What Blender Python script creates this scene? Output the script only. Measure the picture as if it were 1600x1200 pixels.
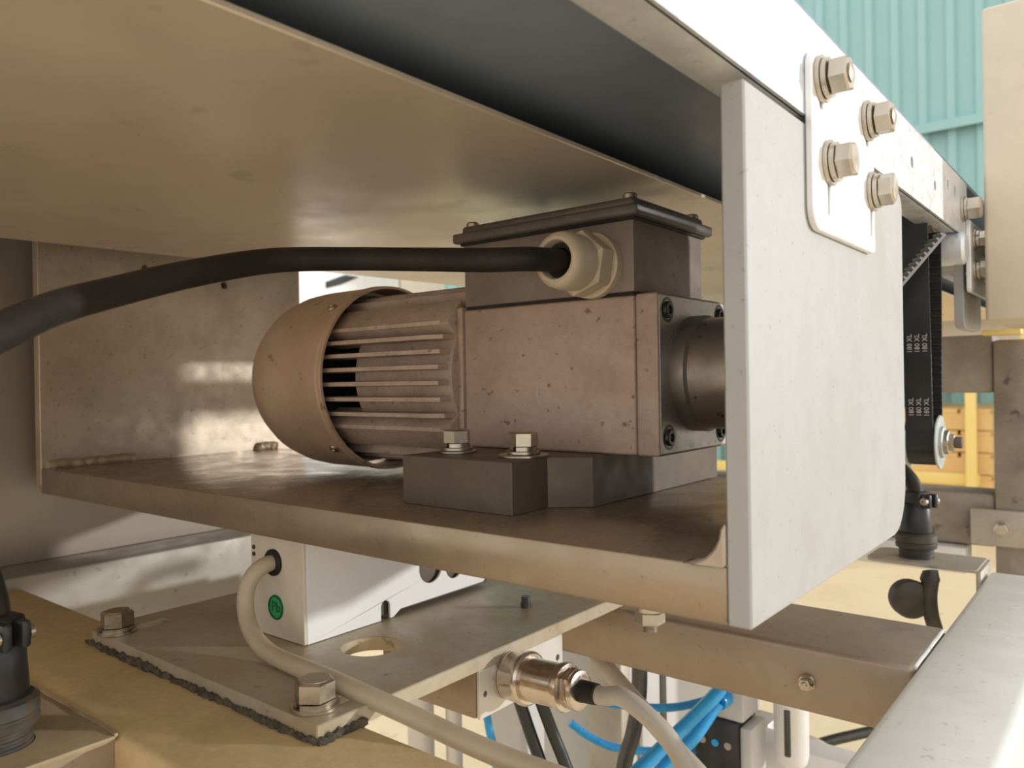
import bpy, bmesh, math, random
from mathutils import Vector, Matrix
from mathutils.geometry import tessellate_polygon

for o in list(bpy.data.objects):
    bpy.data.objects.remove(o)
scn = bpy.context.scene
COL = scn.collection
S = 0.001                       # everything below is written in millimetres
random.seed(7)

# ------------------------------------------------------------------ camera
def unit(v):
    return v.normalized()
F_PX = 1221.0
vx = unit(Vector((1515, -20, -F_PX)))                 # world X seen in camera axes (right, down, forward)
vy = Vector((984, -20, F_PX)); vy = unit(vy - vx * vy.dot(vx))
vz = vx.cross(vy)
cam_d = bpy.data.cameras.new('camera')
cam = bpy.data.objects.new('camera', cam_d); COL.objects.link(cam)
R = Matrix(((vx.x, -vx.y, -vx.z), (vy.x, -vy.y, -vy.z), (vz.x, -vz.y, -vz.z)))
cam.matrix_world = Matrix.Translation(Vector((101.8, -251.5, 84.4)) * S) @ R.to_4x4()
cam_d.sensor_fit = 'HORIZONTAL'; cam_d.sensor_width = 36
cam_d.lens = F_PX / 1600 * 36
cam_d.clip_start = 0.01; cam_d.clip_end = 100
cam_d.dof.use_dof = True
cam_d.dof.focus_distance = 0.40
cam_d.dof.aperture_fstop = 15
scn.camera = cam

# ------------------------------------------------------------------ light
world = bpy.data.worlds.new('world'); scn.world = world
world.use_nodes = True
bg = world.node_tree.nodes['Background']
bg.inputs['Color'].default_value = (1.0, 0.98, 0.955, 1)
bg.inputs['Strength'].default_value = 1.3
sun_d = bpy.data.lights.new('sun', 'SUN'); sun_d.energy = 2.0; sun_d.angle = math.radians(1.6)
sun_d.color = (1.0, 0.99, 0.97)
sun = bpy.data.objects.new('sun', sun_d); COL.objects.link(sun)
sun.rotation_euler = Vector((1.0, 0.72, 0.18)).to_track_quat('Z', 'Y').to_euler()
sun.location = (3, 2, 2)
vs = scn.view_settings
vs.view_transform = 'Standard'; vs.look = 'None'; vs.gamma = 1.0; vs.exposure = 0.0
vs.use_curve_mapping = False

# ------------------------------------------------------------------ materials
def mat(name, col, rough=0.5, metal=0.0, grime=None, amount=0.5, scale=30, fine=0.12, bump=0.0, bscale=400,
        spots=None, spot_amt=0.0, spot_scale=120, spec=0.5, stretch=(1, 1, 1), streak=0.0, streak_axis=0):
    m = bpy.data.materials.new(name); m.use_nodes = True
    nt = m.node_tree; N = nt.nodes; L = nt.links
    b = N['Principled BSDF']
    b.inputs['Roughness'].default_value = rough
    b.inputs['Metallic'].default_value = metal
    b.inputs['Specular IOR Level'].default_value = spec
    tc = N.new('ShaderNodeTexCoord')
    geo = N.new('ShaderNodeNewGeometry')
    mp = N.new('ShaderNodeMapping'); mp.inputs['Scale'].default_value = stretch
    L.new(geo.outputs['Position'], mp.inputs['Vector'])
    rgb = N.new('ShaderNodeRGB'); rgb.outputs[0].default_value = (*col, 1)
    cur = rgb.outputs[0]
    def noise(sc, det=6, rg=0.55):
        n = N.new('ShaderNodeTexNoise'); n.inputs['Scale'].default_value = sc
        n.inputs['Detail'].default_value = det; n.inputs['Roughness'].default_value = rg
        L.new(mp.outputs[0], n.inputs['Vector']); return n.outputs['Fac']
    def ramp(fac, lo, hi):
        r = N.new('ShaderNodeMapRange'); r.inputs['From Min'].default_value = lo; r.inputs['From Max'].default_value = hi
        r.clamp = True
        L.new(fac, r.inputs['Value']); return r.outputs['Result']
    def mul(fac, k):
        q = N.new('ShaderNodeMath'); q.operation = 'MULTIPLY'; q.inputs[1].default_value = k
        L.new(fac, q.inputs[0]); return q.outputs[0]
    def mix(fac, a, colour, mode='MIX'):
        x = N.new('ShaderNodeMix'); x.data_type = 'RGBA'; x.blend_type = mode
        L.new(fac, x.inputs['Factor']); L.new(a, x.inputs['A']); x.inputs['B'].default_value = (*colour, 1)
        return x.outputs['Result']
    if grime:
        cur = mix(mul(ramp(noise(scale), 0.42, 0.68), amount), cur, grime)
    if fine:
        cur = mix(mul(ramp(noise(scale * 9, 4), 0.4, 0.7), fine), cur, tuple(c * 0.45 for c in col))
    if spots:
        cur = mix(mul(ramp(noise(spot_scale, 3, 0.6), 0.64, 0.70), spot_amt), cur, spots)
    if streak:
        n = N.new('ShaderNodeTexNoise'); n.inputs['Scale'].default_value = 1.0; n.inputs['Detail'].default_value = 3
        mp2 = N.new('ShaderNodeMapping')
        sc = [900, 900, 900]; sc[streak_axis] = 12
        mp2.inputs['Scale'].default_value = sc
        L.new(geo.outputs['Position'], mp2.inputs['Vector']); L.new(mp2.outputs[0], n.inputs['Vector'])
        cur = mix(mul(ramp(n.outputs['Fac'], 0.4, 0.7), streak), cur, tuple(c * 0.55 for c in col))
    L.new(cur, b.inputs['Base Color'])
    rr = N.new('ShaderNodeMapRange'); rr.inputs['From Min'].default_value = 0.3; rr.inputs['From Max'].default_value = 0.7
    rr.inputs['To Min'].default_value = max(0.02, rough - 0.08); rr.inputs['To Max'].default_value = min(1, rough + 0.1)
    L.new(noise(scale * 3), rr.inputs['Value']); L.new(rr.outputs[0], b.inputs['Roughness'])
    if bump:
        bp = N.new('ShaderNodeBump'); bp.inputs['Strength'].default_value = bump; bp.inputs['Distance'].default_value = 0.0006
        L.new(noise(bscale, 5, 0.6), bp.inputs['Height']); L.new(bp.outputs[0], b.inputs['Normal'])
    return m

M = {}
M['alu'] = mat('dusty aluminium', (.50, .41, .32), .40, .35, (.30, .23, .16), .55, 22, .15, .12, 500, (.12, .09, .06), .5, 260)
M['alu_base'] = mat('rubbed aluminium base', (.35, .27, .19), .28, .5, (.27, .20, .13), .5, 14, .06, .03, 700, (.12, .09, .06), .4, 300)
M['alu_light'] = mat('pale milled aluminium', (.41, .405, .40), .5, .2, (.365, .35, .33), .5, 14, .08, .08, 700, (.2, .17, .14), .5, 330)
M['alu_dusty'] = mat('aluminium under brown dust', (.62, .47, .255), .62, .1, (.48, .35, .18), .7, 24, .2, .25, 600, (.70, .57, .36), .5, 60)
M['alu_stub'] = mat('shaded brown dust', (.34, .26, .155), .6, .1, (.24, .175, .10), .7, 24, .2, .25, 600, (.5, .4, .26), .5, 60)  # darker copy of the brown dust, shade over the stub put into the colour
M['alu_plate'] = mat('mounting plate metal', (.48, .42, .32), .46, .3, (.42, .32, .185), .75, 20, .2, .2, 600, (.14, .11, .07), .5, 150)
M['steel_beam'] = mat('brownish steel tube', (.36, .29, .23), .38, .4, (.28, .20, .14), .6, 12, .1, .08, 600, (.18, .13, .09), .6, 190)
M['grey_beam'] = mat('pale grey steel tube', (.74, .73, .70), .45, .15, (.66, .63, .56), .5, 12, .08, .08, 600, (.35, .32, .27), .4, 200)
M['left_beam'] = mat('grey frame steel', (.33, .31, .275), .5, .2, (.26, .225, .175), .6, 16, .12, .1, 600, (.15, .13, .11), .6, 160)
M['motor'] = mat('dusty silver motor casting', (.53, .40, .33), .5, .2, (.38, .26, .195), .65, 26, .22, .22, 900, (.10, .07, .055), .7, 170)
M['fin'] = mat('fin casting', (.55, .43, .35), .55, .25, (.36, .265, .205), .6, 40, .3, .5, 900, (.12, .09, .07), .6, 200)
M['hood'] = mat('brown dusted motor hood', (.56, .41, .29), .5, .15, (.38, .245, .165), .7, 14, .12, .1, 900, (.14, .09, .06), .6, 110)
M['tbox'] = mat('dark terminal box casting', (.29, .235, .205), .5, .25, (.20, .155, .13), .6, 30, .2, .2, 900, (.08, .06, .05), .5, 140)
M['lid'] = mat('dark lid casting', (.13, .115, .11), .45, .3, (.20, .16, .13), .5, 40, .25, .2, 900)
M['block'] = mat('dark steel block', (.135, .108, .085), .5, .35, (.19, .145, .105), .6, 24, .15, .08, 900)
M['hub'] = mat('turned dark steel', (.32, .28, .25), .38, .7, (.16, .14, .125), .6, 30, .2, .1, 800, (.05, .04, .035), .8, 140)
M['endface'] = mat('machined end cover', (.52, .50, .47), .38, .6, (.28, .24, .20), .5, 30, .2, .2, 900, (.10, .09, .08), .8, 330)
M['bolt'] = mat('stainless bolt', (.52, .465, .385), .3, .95, (.38, .32, .25), .4, 60, .0)
M['bolt_dark'] = mat('black socket screw', (.09, .085, .08), .35, .7, (.16, .15, .13), .4, 200, .1)
M['zinc'] = mat('galvanised sheet', (.80, .82, .85), .34, .45, (.60, .63, .68), .7, 45, .1, .05, 500, (.42, .44, .48), .5, 130)
M['clip'] = mat('bright zinc plate', (.88, .89, .89), .38, .3, (.80, .81, .82), .4, 30, .03)
M['tray'] = mat('matte beige tray sheet', (.74, .645, .54), .33, .45, (.66, .555, .44), .55, 6, .05, .05, 500, (.30, .21, .14), .3, 26)
M['bed'] = mat('dark slider bed', (.22, .275, .37), .42, .1, (.26, .30, .36), .5, 10, .1)
M['white'] = mat('white painted cover', (.80, .79, .78), .45, .0, (.72, .70, .67), .4, 30, .04)
M['cream'] = mat('cream painted cover', (.72, .64, .53), .5, .0, (.62, .52, .40), .5, 30, .06)
M['gland'] = mat('off white nylon', (.70, .60, .46), .4, .0, (.52, .41, .29), .6, 60, .08)
M['rubber'] = mat('black rubber', (.020, .018, .017), .55, .0, (.045, .036, .03), .5, 60, .1, .06, 1200, spec=.3)
M['black'] = mat('black plastic', (.016, .018, .021), .35, .0, (.035, .032, .03), .5, 60, .1)
M['dustblack'] = mat('dusty black plastic', (.035, .031, .026), .5, .0, (.12, .09, .055), .5, 70, .1)
M['beige_cable'] = mat('beige cable sheath', (.50, .42, .30), .45, .0, (.40, .31, .20), .6, 40, .08)
M['grey_cable'] = mat('grey cable sheath', (.50, .46, .40), .4, .0, (.42, .37, .30), .5, 40, .06)
M['nickel'] = mat('nickel plated brass', (.62, .55, .48), .22, .95, (.48, .40, .33), .5, 90, .1)
M['green'] = mat('green label', (.03, .42, .12), .5)
M['green_ink'] = mat('dark green ink', (.015, .10, .04), .5)
M['weld'] = mat('weld metal', (.46, .37, .25), .5, .35, (.26, .19, .11), .7, 90, .3, .6, 500)
M['sealant'] = mat('crusty dark sealant', (.055, .045, .032), .8, .0, (.20, .16, .10), .6, 160, .3, .8, 700)
M['teal'] = mat('teal painted sheet', (.33, .56, .56), .5, .0, (.30, .51, .51), .5, 2, .03)
M['floor'] = mat('tan concrete', (.80, .65, .43), .6, .0, (.70, .54, .33), .6, 3, .08, spots=(.38, .28, .15), spot_amt=.4, spot_scale=9)
M['beige_box'] = mat('beige dusted guard', (.70, .61, .48), .5, .05, (.60, .50, .37), .6, 9, .08, spots=(.3, .22, .14), spot_amt=.3, spot_scale=30)
M['dirty_post'] = mat('dirty grey steel post', (.34, .29, .24), .55, .2, (.19, .15, .12), .7, 22, .2, .1, 300, (.10, .075, .06), .8, 45)
M['dull_plate'] = mat('dull bracket plate', (.50, .45, .38), .42, .4, (.33, .26, .20), .6, 22, .15)
M['panel'] = mat('grey satin panel', (.36, .31, .255), .42, .4, (.30, .25, .19), .5, 5, .06)
M['wood'] = mat('yellow pine', (.78, .53, .22), .6, .0, (.66, .38, .13), .6, 6, .1)
M['yellow'] = mat('yellow painted steel', (.86, .66, .22), .5)
M['blue'] = mat('blue polyurethane tube', (.03, .33, .72), .25, .0, (.05, .42, .80), .5, 30, .0)
M['lightgrey'] = mat('light grey enclosure', (.60, .59, .58), .5, .0, (.52, .50, .47), .5, 10, .05)
M['silver'] = mat('extruded aluminium', (.66, .64, .62), .4, .4, (.58, .55, .51), .4, 12, .05)
M['ink'] = mat('grey print', (.55, .54, .55), .6)
M['flange'] = mat('zinc pulley flange', (.47, .50, .47), .4, .5, (.34, .36, .33), .5, 60, .1)
M['toothed'] = mat('lit belt edge', (.30, .30, .31), .6)  # pale grey stands in for light on the belt's lit side
M['dark_steel'] = mat('dark brown steel', (.12, .09, .075), .55, .2, (.2, .15, .11), .5, 40, .1)

# ------------------------------------------------------------------ mesh helpers (mm)
def nb():
    return bmesh.new()

def box(bm, x0, x1, y0, y1, z0, z1, bev=0.0, seg=2):
    vs_ = [bm.verts.new(p) for p in ((x0,y0,z0),(x1,y0,z0),(x1,y1,z0),(x0,y1,z0),(x0,y0,z1),(x1,y0,z1),(x1,y1,z1),(x0,y1,z1))]
    fs = [bm.faces.new([vs_[i] for i in f]) for f in ((3,2,1,0),(4,5,6,7),(0,1,5,4),(1,2,6,5),(2,3,7,6),(3,0,4,7))]
    if bev:
        es = list({e for f in fs for e in f.edges})
        bmesh.ops.bevel(bm, geom=es, offset=bev, segments=seg, affect='EDGES', profile=0.5)
    return bm

def rbox(x0, x1, y0, y1, z0, z1, bev=0.0, seg=2):
    return box(nb(), x0, x1, y0, y1, z0, z1, bev, seg)

AX = {'z': lambda u, v, w: (u, v, w), 'x': lambda u, v, w: (w, u, v), 'y': lambda u, v, w: (u, w, v)}

def plate(outer, holes, axis, w0, w1, bm=None, bev=0.0):
    """flat plate: 2-D outline with real holes, extruded along an axis"""
    bm = bm or nb()
    loops = [outer] + list(holes)
    tri = tessellate_polygon([[Vector((p[0], p[1], 0)) for p in lp] for lp in loops])
    flat = [p for lp in loops for p in lp]
    A = AX[axis]
    lo = [bm.verts.new(A(p[0], p[1], w0)) for p in flat]
    hi = [bm.verts.new(A(p[0], p[1], w1)) for p in flat]
    for t in tri:
        try:
            bm.faces.new([hi[i] for i in t]); bm.faces.new([lo[i] for i in reversed(t)])
        except ValueError:
            pass
    k = 0; rim = []
    for lp in loops:
        n = len(lp)
        for i in range(n):
            a, b_ = k + i, k + (i + 1) % n
            bm.faces.new((lo[a], lo[b_], hi[b_], hi[a]))
        k += n
    bmesh.ops.recalc_face_normals(bm, faces=bm.faces[:])
    if bev:
        es = [e for e in bm.edges if len(e.link_faces) == 2 and e.calc_face_angle(0) > 1.0]
        bmesh.ops.bevel(bm, geom=es, offset=bev, segments=1, affect='EDGES')
    return bm

def rrect(u0, u1, v0, v1, r, seg=6):
    """rounded rectangle; r is one radius or four (u0v0, u1v0, u1v1, u0v1)"""
    rs = r if isinstance(r, (tuple, list)) else (r,) * 4
    out = []
    for (cx, cy, a0, q) in ((u0, v0, 180, rs[0]), (u1, v0, 270, rs[1]), (u1, v1, 0, rs[2]), (u0, v1, 90, rs[3])):
        if q <= 0:
            out.append((cx, cy)); continue
        ox = cx + (q if cx == u0 else -q); oy = cy + (q if cy == v0 else -q)
        for i in range(seg + 1):
            a = math.radians(a0 + 90 * i / seg)
            out.append((ox + q * math.cos(a), oy + q * math.sin(a)))
    return out

def circle(cu, cv, r, n=24):
    return [(cu + r * math.cos(2*math.pi*i/n), cv + r * math.sin(2*math.pi*i/n)) for i in range(n)]

def slot(cu, cv, hu, hv, n=8):
    return rrect(cu - hu, cu + hu, cv - hv, cv + hv, min(hu, hv) * 0.999, n)

def frame(p, d):
    d = unit(Vector(d)); up = Vector((0, 0, 1)) if abs(d.z) < 0.9 else Vector((1, 0, 0))
    u = unit(up.cross(d)); v = d.cross(u)
    return Matrix(((u.x, v.x, d.x, p[0]), (u.y, v.y, d.y, p[1]), (u.z, v.z, d.z, p[2]), (0, 0, 0, 1)))

def lathe(prof, p, d, n=40, bm=None, caps=True):
    """prof: list of (t along axis, radius)"""
    bm = bm or nb(); T = frame(p, d)
    rings = []
    for t, r in prof:
        if r <= 1e-6:
            rings.append([bm.verts.new(T @ Vector((0, 0, t)))])
        else:
            rings.append([bm.verts.new(T @ Vector((r * math.cos(2*math.pi*i/n), r * math.sin(2*math.pi*i/n), t))) for i in range(n)])
    for a, b_ in zip(rings, rings[1:]):
        if len(a) == 1 and len(b_) == 1: continue
        for i in range(n):
            j = (i + 1) % n
            if len(a) == 1: bm.faces.new((a[0], b_[j], b_[i]))
            elif len(b_) == 1: bm.faces.new((a[i], a[j], b_[0]))
            else: bm.faces.new((a[i], a[j], b_[j], b_[i]))
    if caps:
        if len(rings[0]) > 1: bm.faces.new(list(reversed(rings[0])))
        if len(rings[-1]) > 1: bm.faces.new(rings[-1])
    bmesh.ops.recalc_face_normals(bm, faces=bm.faces[:])
    return bm

def hexa(t0, t1, af, p, d, bm=None, cham=0.12, twist=0.0, both=False):
    """hexagon prism with a chamfered crown, af = across flats"""
    R0 = af / math.sqrt(3)
    bm = bm or nb(); T = frame(p, d)
    def ring(t, r, k=0.0):
        return [bm.verts.new(T @ Vector((r * math.cos(math.pi/3*i + twist), r * math.sin(math.pi/3*i + twist), t))) for i in range(6)]
    c = af * cham * 0.7
    rs = ([ring(t0, R0 * 0.9), ring(t0 + c * .6, R0)] if both else [ring(t0, R0)]) + [ring(t1 - c * 0.6, R0), ring(t1, R0 * 0.88)]
    for a, b_ in zip(rs, rs[1:]):
        for i in range(6):
            j = (i + 1) % 6
            bm.faces.new((a[i], a[j], b_[j], b_[i]))
    bm.faces.new(list(reversed(rs[0]))); bm.faces.new(rs[-1])
    bmesh.ops.recalc_face_normals(bm, faces=bm.faces[:])
    return bm

def spline(pts, k=8):
    P = [Vector(p) for p in pts]
    P = [P[0] * 2 - P[1]] + P + [P[-1] * 2 - P[-2]]
    out = []
    for i in range(1, len(P) - 2):
        a, b_, c, d = P[i-1], P[i], P[i+1], P[i+2]
        for s_ in range(k):
            t = s_ / k
            out.append(0.5 * ((2*b_) + (c - a)*t + (2*a - 5*b_ + 4*c - d)*t*t + (3*b_ - a - 3*c + d)*t**3))
    out.append(P[-2]); return out

def tube(pts, r, n=16, k=8, bm=None, smooth=True, rad=None):
    bm = bm or nb()
    pts = spline(pts, k) if smooth else [Vector(p) for p in pts]
    rings = []; u = None
    for i, p in enumerate(pts):
        d = unit(pts[min(i+1, len(pts)-1)] - pts[max(i-1, 0)])
        if u is None:
            up = Vector((0, 0, 1)) if abs(d.z) < 0.9 else Vector((1, 0, 0))
            u = unit(up.cross(d))
        else:
            u = unit(u - d * u.dot(d))
        v = d.cross(u)
        rr = rad(i / (len(pts) - 1)) if rad else r
        rings.append([bm.verts.new(p + (u * math.cos(2*math.pi*j/n) + v * math.sin(2*math.pi*j/n)) * rr) for j in range(n)])
    for a, b_ in zip(rings, rings[1:]):
        for i in range(n):
            j = (i + 1) % n
            bm.faces.new((a[i], a[j], b_[j], b_[i]))
    bm.faces.new(list(reversed(rings[0]))); bm.faces.new(rings[-1])
    bmesh.ops.recalc_face_normals(bm, faces=bm.faces[:])
    return bm

WL = {}      # world position (mm) of each object's origin

def props(o, label=None, cat=None, group=None, kind=None):
    if label: o['label'] = label
    if cat: o['category'] = cat
    if group: o['group'] = group
    if kind: o['kind'] = kind
    return o

def obj(name, bm, m, parent=None, label=None, cat=None, group=None, kind=None, smooth=35):
    lo = Vector([min(v.co[i] for v in bm.verts) for i in range(3)])
    hi = Vector([max(v.co[i] for v in bm.verts) for i in range(3)])
    org = Vector(((lo.x + hi.x) / 2, (lo.y + hi.y) / 2, lo.z))
    for v in bm.verts:
        v.co = (v.co - org) * S
    me = bpy.data.meshes.new(name); bm.to_mesh(me); bm.free()
    me.materials.append(M[m] if isinstance(m, str) else m)
    if smooth:
        me.shade_smooth(); me.set_sharp_from_angle(angle=math.radians(smooth))
    o = bpy.data.objects.new(name, me); COL.objects.link(o)
    if parent:
        o.parent = parent; o.location = (org - WL[parent.as_pointer()]) * S
    else:
        o.location = org * S
    WL[o.as_pointer()] = org
    return props(o, label, cat, group, kind)

def thing(name, label, cat, loc, group=None):
    o = bpy.data.objects.new(name, None); COL.objects.link(o)
    o.empty_display_size = 0.02
    o.location = Vector(loc) * S; WL[o.as_pointer()] = Vector(loc)
    return props(o, label, cat, group)

def text_bm(s, size, thick=0.15):
    """text as a mesh in the XY plane, centred, mm"""
    c = bpy.data.curves.new('t', 'FONT'); c.body = s; c.size = size; c.align_x = 'CENTER'; c.align_y = 'CENTER'
    c.extrude = thick; c.resolution_u = 3
    o = bpy.data.objects.new('t', c); COL.objects.link(o)
    me = bpy.data.meshes.new_from_object(o.evaluated_get(bpy.context.evaluated_depsgraph_get()))
    bm = nb(); bm.from_mesh(me)
    bpy.data.objects.remove(o); bpy.data.meshes.remove(me); bpy.data.curves.remove(c)
    return bm

def ring_washer(p, d, t0, t1, ro, ri, n=32):
    return lathe([(t0, ri), (t0, ro - .3), (t0 + .3, ro), (t1 - .3, ro), (t1, ro - .3), (t1, ri), (t0, ri)], p, d, n, caps=False)

def spring_washer(p, d, t0, t1, ro, ri):
    bm = nb(); T = frame(p, d); n = 36; rows = []
    h = (t1 - t0) * .82; rise = (t1 - t0) * .18
    for i in range(n):
        a = math.radians(8 + 344 * i / (n - 1)); z = t0 + rise * i / (n - 1)
        rows.append([bm.verts.new(T @ Vector((r * math.cos(a), r * math.sin(a), zz))) for r, zz in ((ri, z), (ro, z), (ro, z + h), (ri, z + h))])
    for a, b_ in zip(rows, rows[1:]):
        for q in range(4):
            bm.faces.new((a[q], a[(q+1) % 4], b_[(q+1) % 4], b_[q]))
    bm.faces.new(list(reversed(rows[0]))); bm.faces.new(rows[-1])
    bmesh.ops.recalc_face_normals(bm, faces=bm.faces[:]); return bm

def hex_bolt(p, d, label, af=13, washer=9, group=None, nut=False, twist=0.0, head=6.0, m='bolt', big=None, stud=7, name=None):
    t = thing(name or ('hex_nut' if nut else 'hex_bolt'), label, 'nut' if nut else 'bolt', p, group)
    q = 0.0
    if big:
        obj('flat_washer', ring_washer(p, d, q, q + 1.4, big, af * .35), m, t); q += 1.4
    obj('flat_washer' if not big else 'flat_washer', ring_washer(p, d, q, q + 1.8, washer, af * .33), m, t); q += 1.8
    obj('spring_washer', spring_washer(p, d, q, q + 2.4, washer * .86, af * .33), m, t); q += 2.4
    bm = hexa(q, q + head, af, p, d, twist=twist, both=nut)
    if not nut:
        lathe([(q + head, af * .43), (q + head + .25, af * .42), (q + head + .25, 0)], p, d, 24, bm, caps=False)
    obj('nut_body' if nut else 'bolt_head', bm, m, t)
    if nut:
        pr = []
        tt = 0
        while tt < stud:
            pr += [(q + head - 1 + tt, af * .26), (q + head - .4 + tt, af * .30)]; tt += 1.1
        pr += [(q + head - .4 + tt, 0)]
        obj('thread', lathe(pr, p, d, 20), m, t)
    return t

# ================================================================== SETTING
obj('floor', rbox(-9000, 9000, -6000, 9000, -720, -700), 'floor', label='tan concrete hall floor', kind='structure')
wall = obj('wall_back', rbox(-7000, 1500, 4770, 4830, -700, 4800), 'teal', label='teal corrugated sheet wall of the hall', kind='structure')
def corrugated(x0, x1, z0, z1, y):
    bm = nb(); pitch = 142.0; prof = []
    x = x0
    while x < x1 - 1:
        for dx, dy in ((0, 0), (72, 0), (86, -26), (124, -26), (138, 0)):
            prof.append((min(x + dx, x1), y + dy))
        x += pitch
    prof.append((x1, y))
    lo = [bm.verts.new((a, b_, z0)) for a, b_ in prof]; hi = [bm.verts.new((a, b_, z1)) for a, b_ in prof]
    lo2 = [bm.verts.new((a, b_ + 3, z0)) for a, b_ in prof]; hi2 = [bm.verts.new((a, b_ + 3, z1)) for a, b_ in prof]
    for i in range(len(prof) - 1):
        bm.faces.new((lo[i], lo[i+1], hi[i+1], hi[i])); bm.faces.new((lo2[i+1], lo2[i], hi2[i], hi2[i+1]))
        bm.faces.new((hi[i], hi[i+1], hi2[i+1], hi2[i]))
    return bm
for i in range(8):
    xa = -6500 + i * 994
    obj('wall_panel', corrugated(xa, xa + 994, -700, 1470, 4760), 'teal', wall, smooth=20)
    obj('wall_panel', corrugated(xa, xa + 994, 1490, 4800, 4740), 'teal', wall, smooth=20)
obj('flashing_strip', plate([(4770, 1510), (4690, 1510), (4690, 1455), (4693, 1455), (4693, 1507), (4770, 1507)], [], 'x', -7000, 1500), 'teal', wall)

# ================================================================== FRAME STEEL
def beam(name, b, m, label, bev=4, cat='beam', hollow=None):
    return obj(name, rbox(*b, bev, 3), m, label=label, cat=cat)

# cross tube carrying the mounting plate
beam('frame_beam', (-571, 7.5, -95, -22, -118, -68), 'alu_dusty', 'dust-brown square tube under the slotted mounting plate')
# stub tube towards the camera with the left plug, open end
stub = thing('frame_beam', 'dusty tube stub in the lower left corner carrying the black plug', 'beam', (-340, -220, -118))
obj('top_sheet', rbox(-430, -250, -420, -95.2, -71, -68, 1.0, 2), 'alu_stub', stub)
obj('side_sheet', rbox(-256, -253, -420, -95.2, -118, -71), 'steel_beam', stub)
obj('weld_bead', tube([(-430 + 18*i, -95 + random.uniform(-.5, .5), -67.9) for i in range(11)], .8, 8, 2), 'weld', stub)
# long left beam with its bright sun patch
beam('frame_beam', (-640, -571.5, -420, 700, -130, -60), 'left_beam', 'grey tube running behind the mounting plate on the far left', 2)
beam('steel_sheet', (-626, -620, -420, 238, -60, 212), 'panel', 'tall grey sheet panel standing behind the bracket on the left', 1, 'panel')
# right-hand frame
eb = beam('frame_beam', (-420, 8.0, 195, 277, -106, -68.1), 'steel_beam', 'brown-faced cross tube below the bright end plate of the bracket', 3)
fb = beam('frame_beam', (8, 59, -420, 450, -118, -68), 'grey_beam', 'pale grey tube in the lower right corner', 5)
obj('weld_bead', tube([(7.6, 198 + 7.6*i, -69.1 + random.uniform(-.25, .25)) for i in range(11)], 1.2, 8, 2), 'grey_beam', fb)
hex_bolt((-47, 195, -88), (0, -1, 0), 'small nut on the brown front face of the lower cross tube', 6, 4.6, nut=True, head=2.5, stud=1.5, name='hex_nut')

# ================================================================== MOTOR BRACKET
br = thing('motor_bracket', 'thick welded U-shaped aluminium bracket that carries the gear motor', 'bracket', (-300, 110, 0))
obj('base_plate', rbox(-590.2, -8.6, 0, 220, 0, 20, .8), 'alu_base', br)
obj('end_plate', plate(rrect(0, 219, 0, 184, (1, 26, 9, 1)), [], 'x', -8.6, 0, bev=.7), 'alu_light', br, label='pale end plate with rounded rear corner')
lp = plate(rrect(0, 252, 0, 206, (8, 2, 2, 1)), [circle(88, 190, 3.4, 14), circle(165, 182, 3.4, 14)], 'x', -600.5, -590.2, bev=.6)
obj('side_plate', lp, 'alu', br)
for k, (a, b_) in enumerate(((4, 74), (196, 219))):
    n = 14
    bm = tube([(-588.6 + random.uniform(-.6, .6), a + (b_ - a) * i / n, 22 + random.uniform(-.6, .9)) for i in range(n + 1)], 4, 10, 3, rad=lambda t: 3.6 + 1.4 * abs(math.sin(t * 23)))
    obj('weld_bead', bm, 'weld', br)
obj('weld_bead', tube([(-10, 1 + 9 * i, 21.5 + random.uniform(-.5, .5)) for i in range(24)], 4, 10, 3, rad=lambda t: 3.8 + .8 * abs(math.sin(t * 60))), 'alu', br)
obj('weld_bead', plate([(-8.7, 20), (-8.7, 35), (-10, 33.5)] + [(-24 + 13.5 * math.cos(math.radians(a)), 33.5 - 13.5 * math.sin(math.radians(a))) for a in range(0, 91, 10)] + [(-24, 20)], [], 'y', -1.2, 8, bev=.8), 'alu', br)
hex_bolt((-46, 14, 0), (0, 0, -1), 'nut with a short stud hanging below the front lip of the bracket base', 10, 7, nut=True, head=5, stud=4)

# ================================================================== MOUNT BLOCK
obj('mounting_block', plate([(-207, 37), (-132, 37), (-132, 66), (-114, 80), (-114, 228), (-207, 228)], [], 'z', 20, 45.9, bev=.5),
    'block', label='dark steel spacer block under the gearbox', cat='block')
hex_bolt((-190, 62, 45.9), (0, 0, 1), 'left hex bolt on the dark steel block in front of the gearbox', 13, 8.6, twist=.52, big=10.5, head=7)
hex_bolt((-144, 62, 45.9), (0, 0, 1), 'right hex bolt with a wide washer on the dark steel block', 13, 8.6, twist=.15, big=13, head=7)

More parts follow.
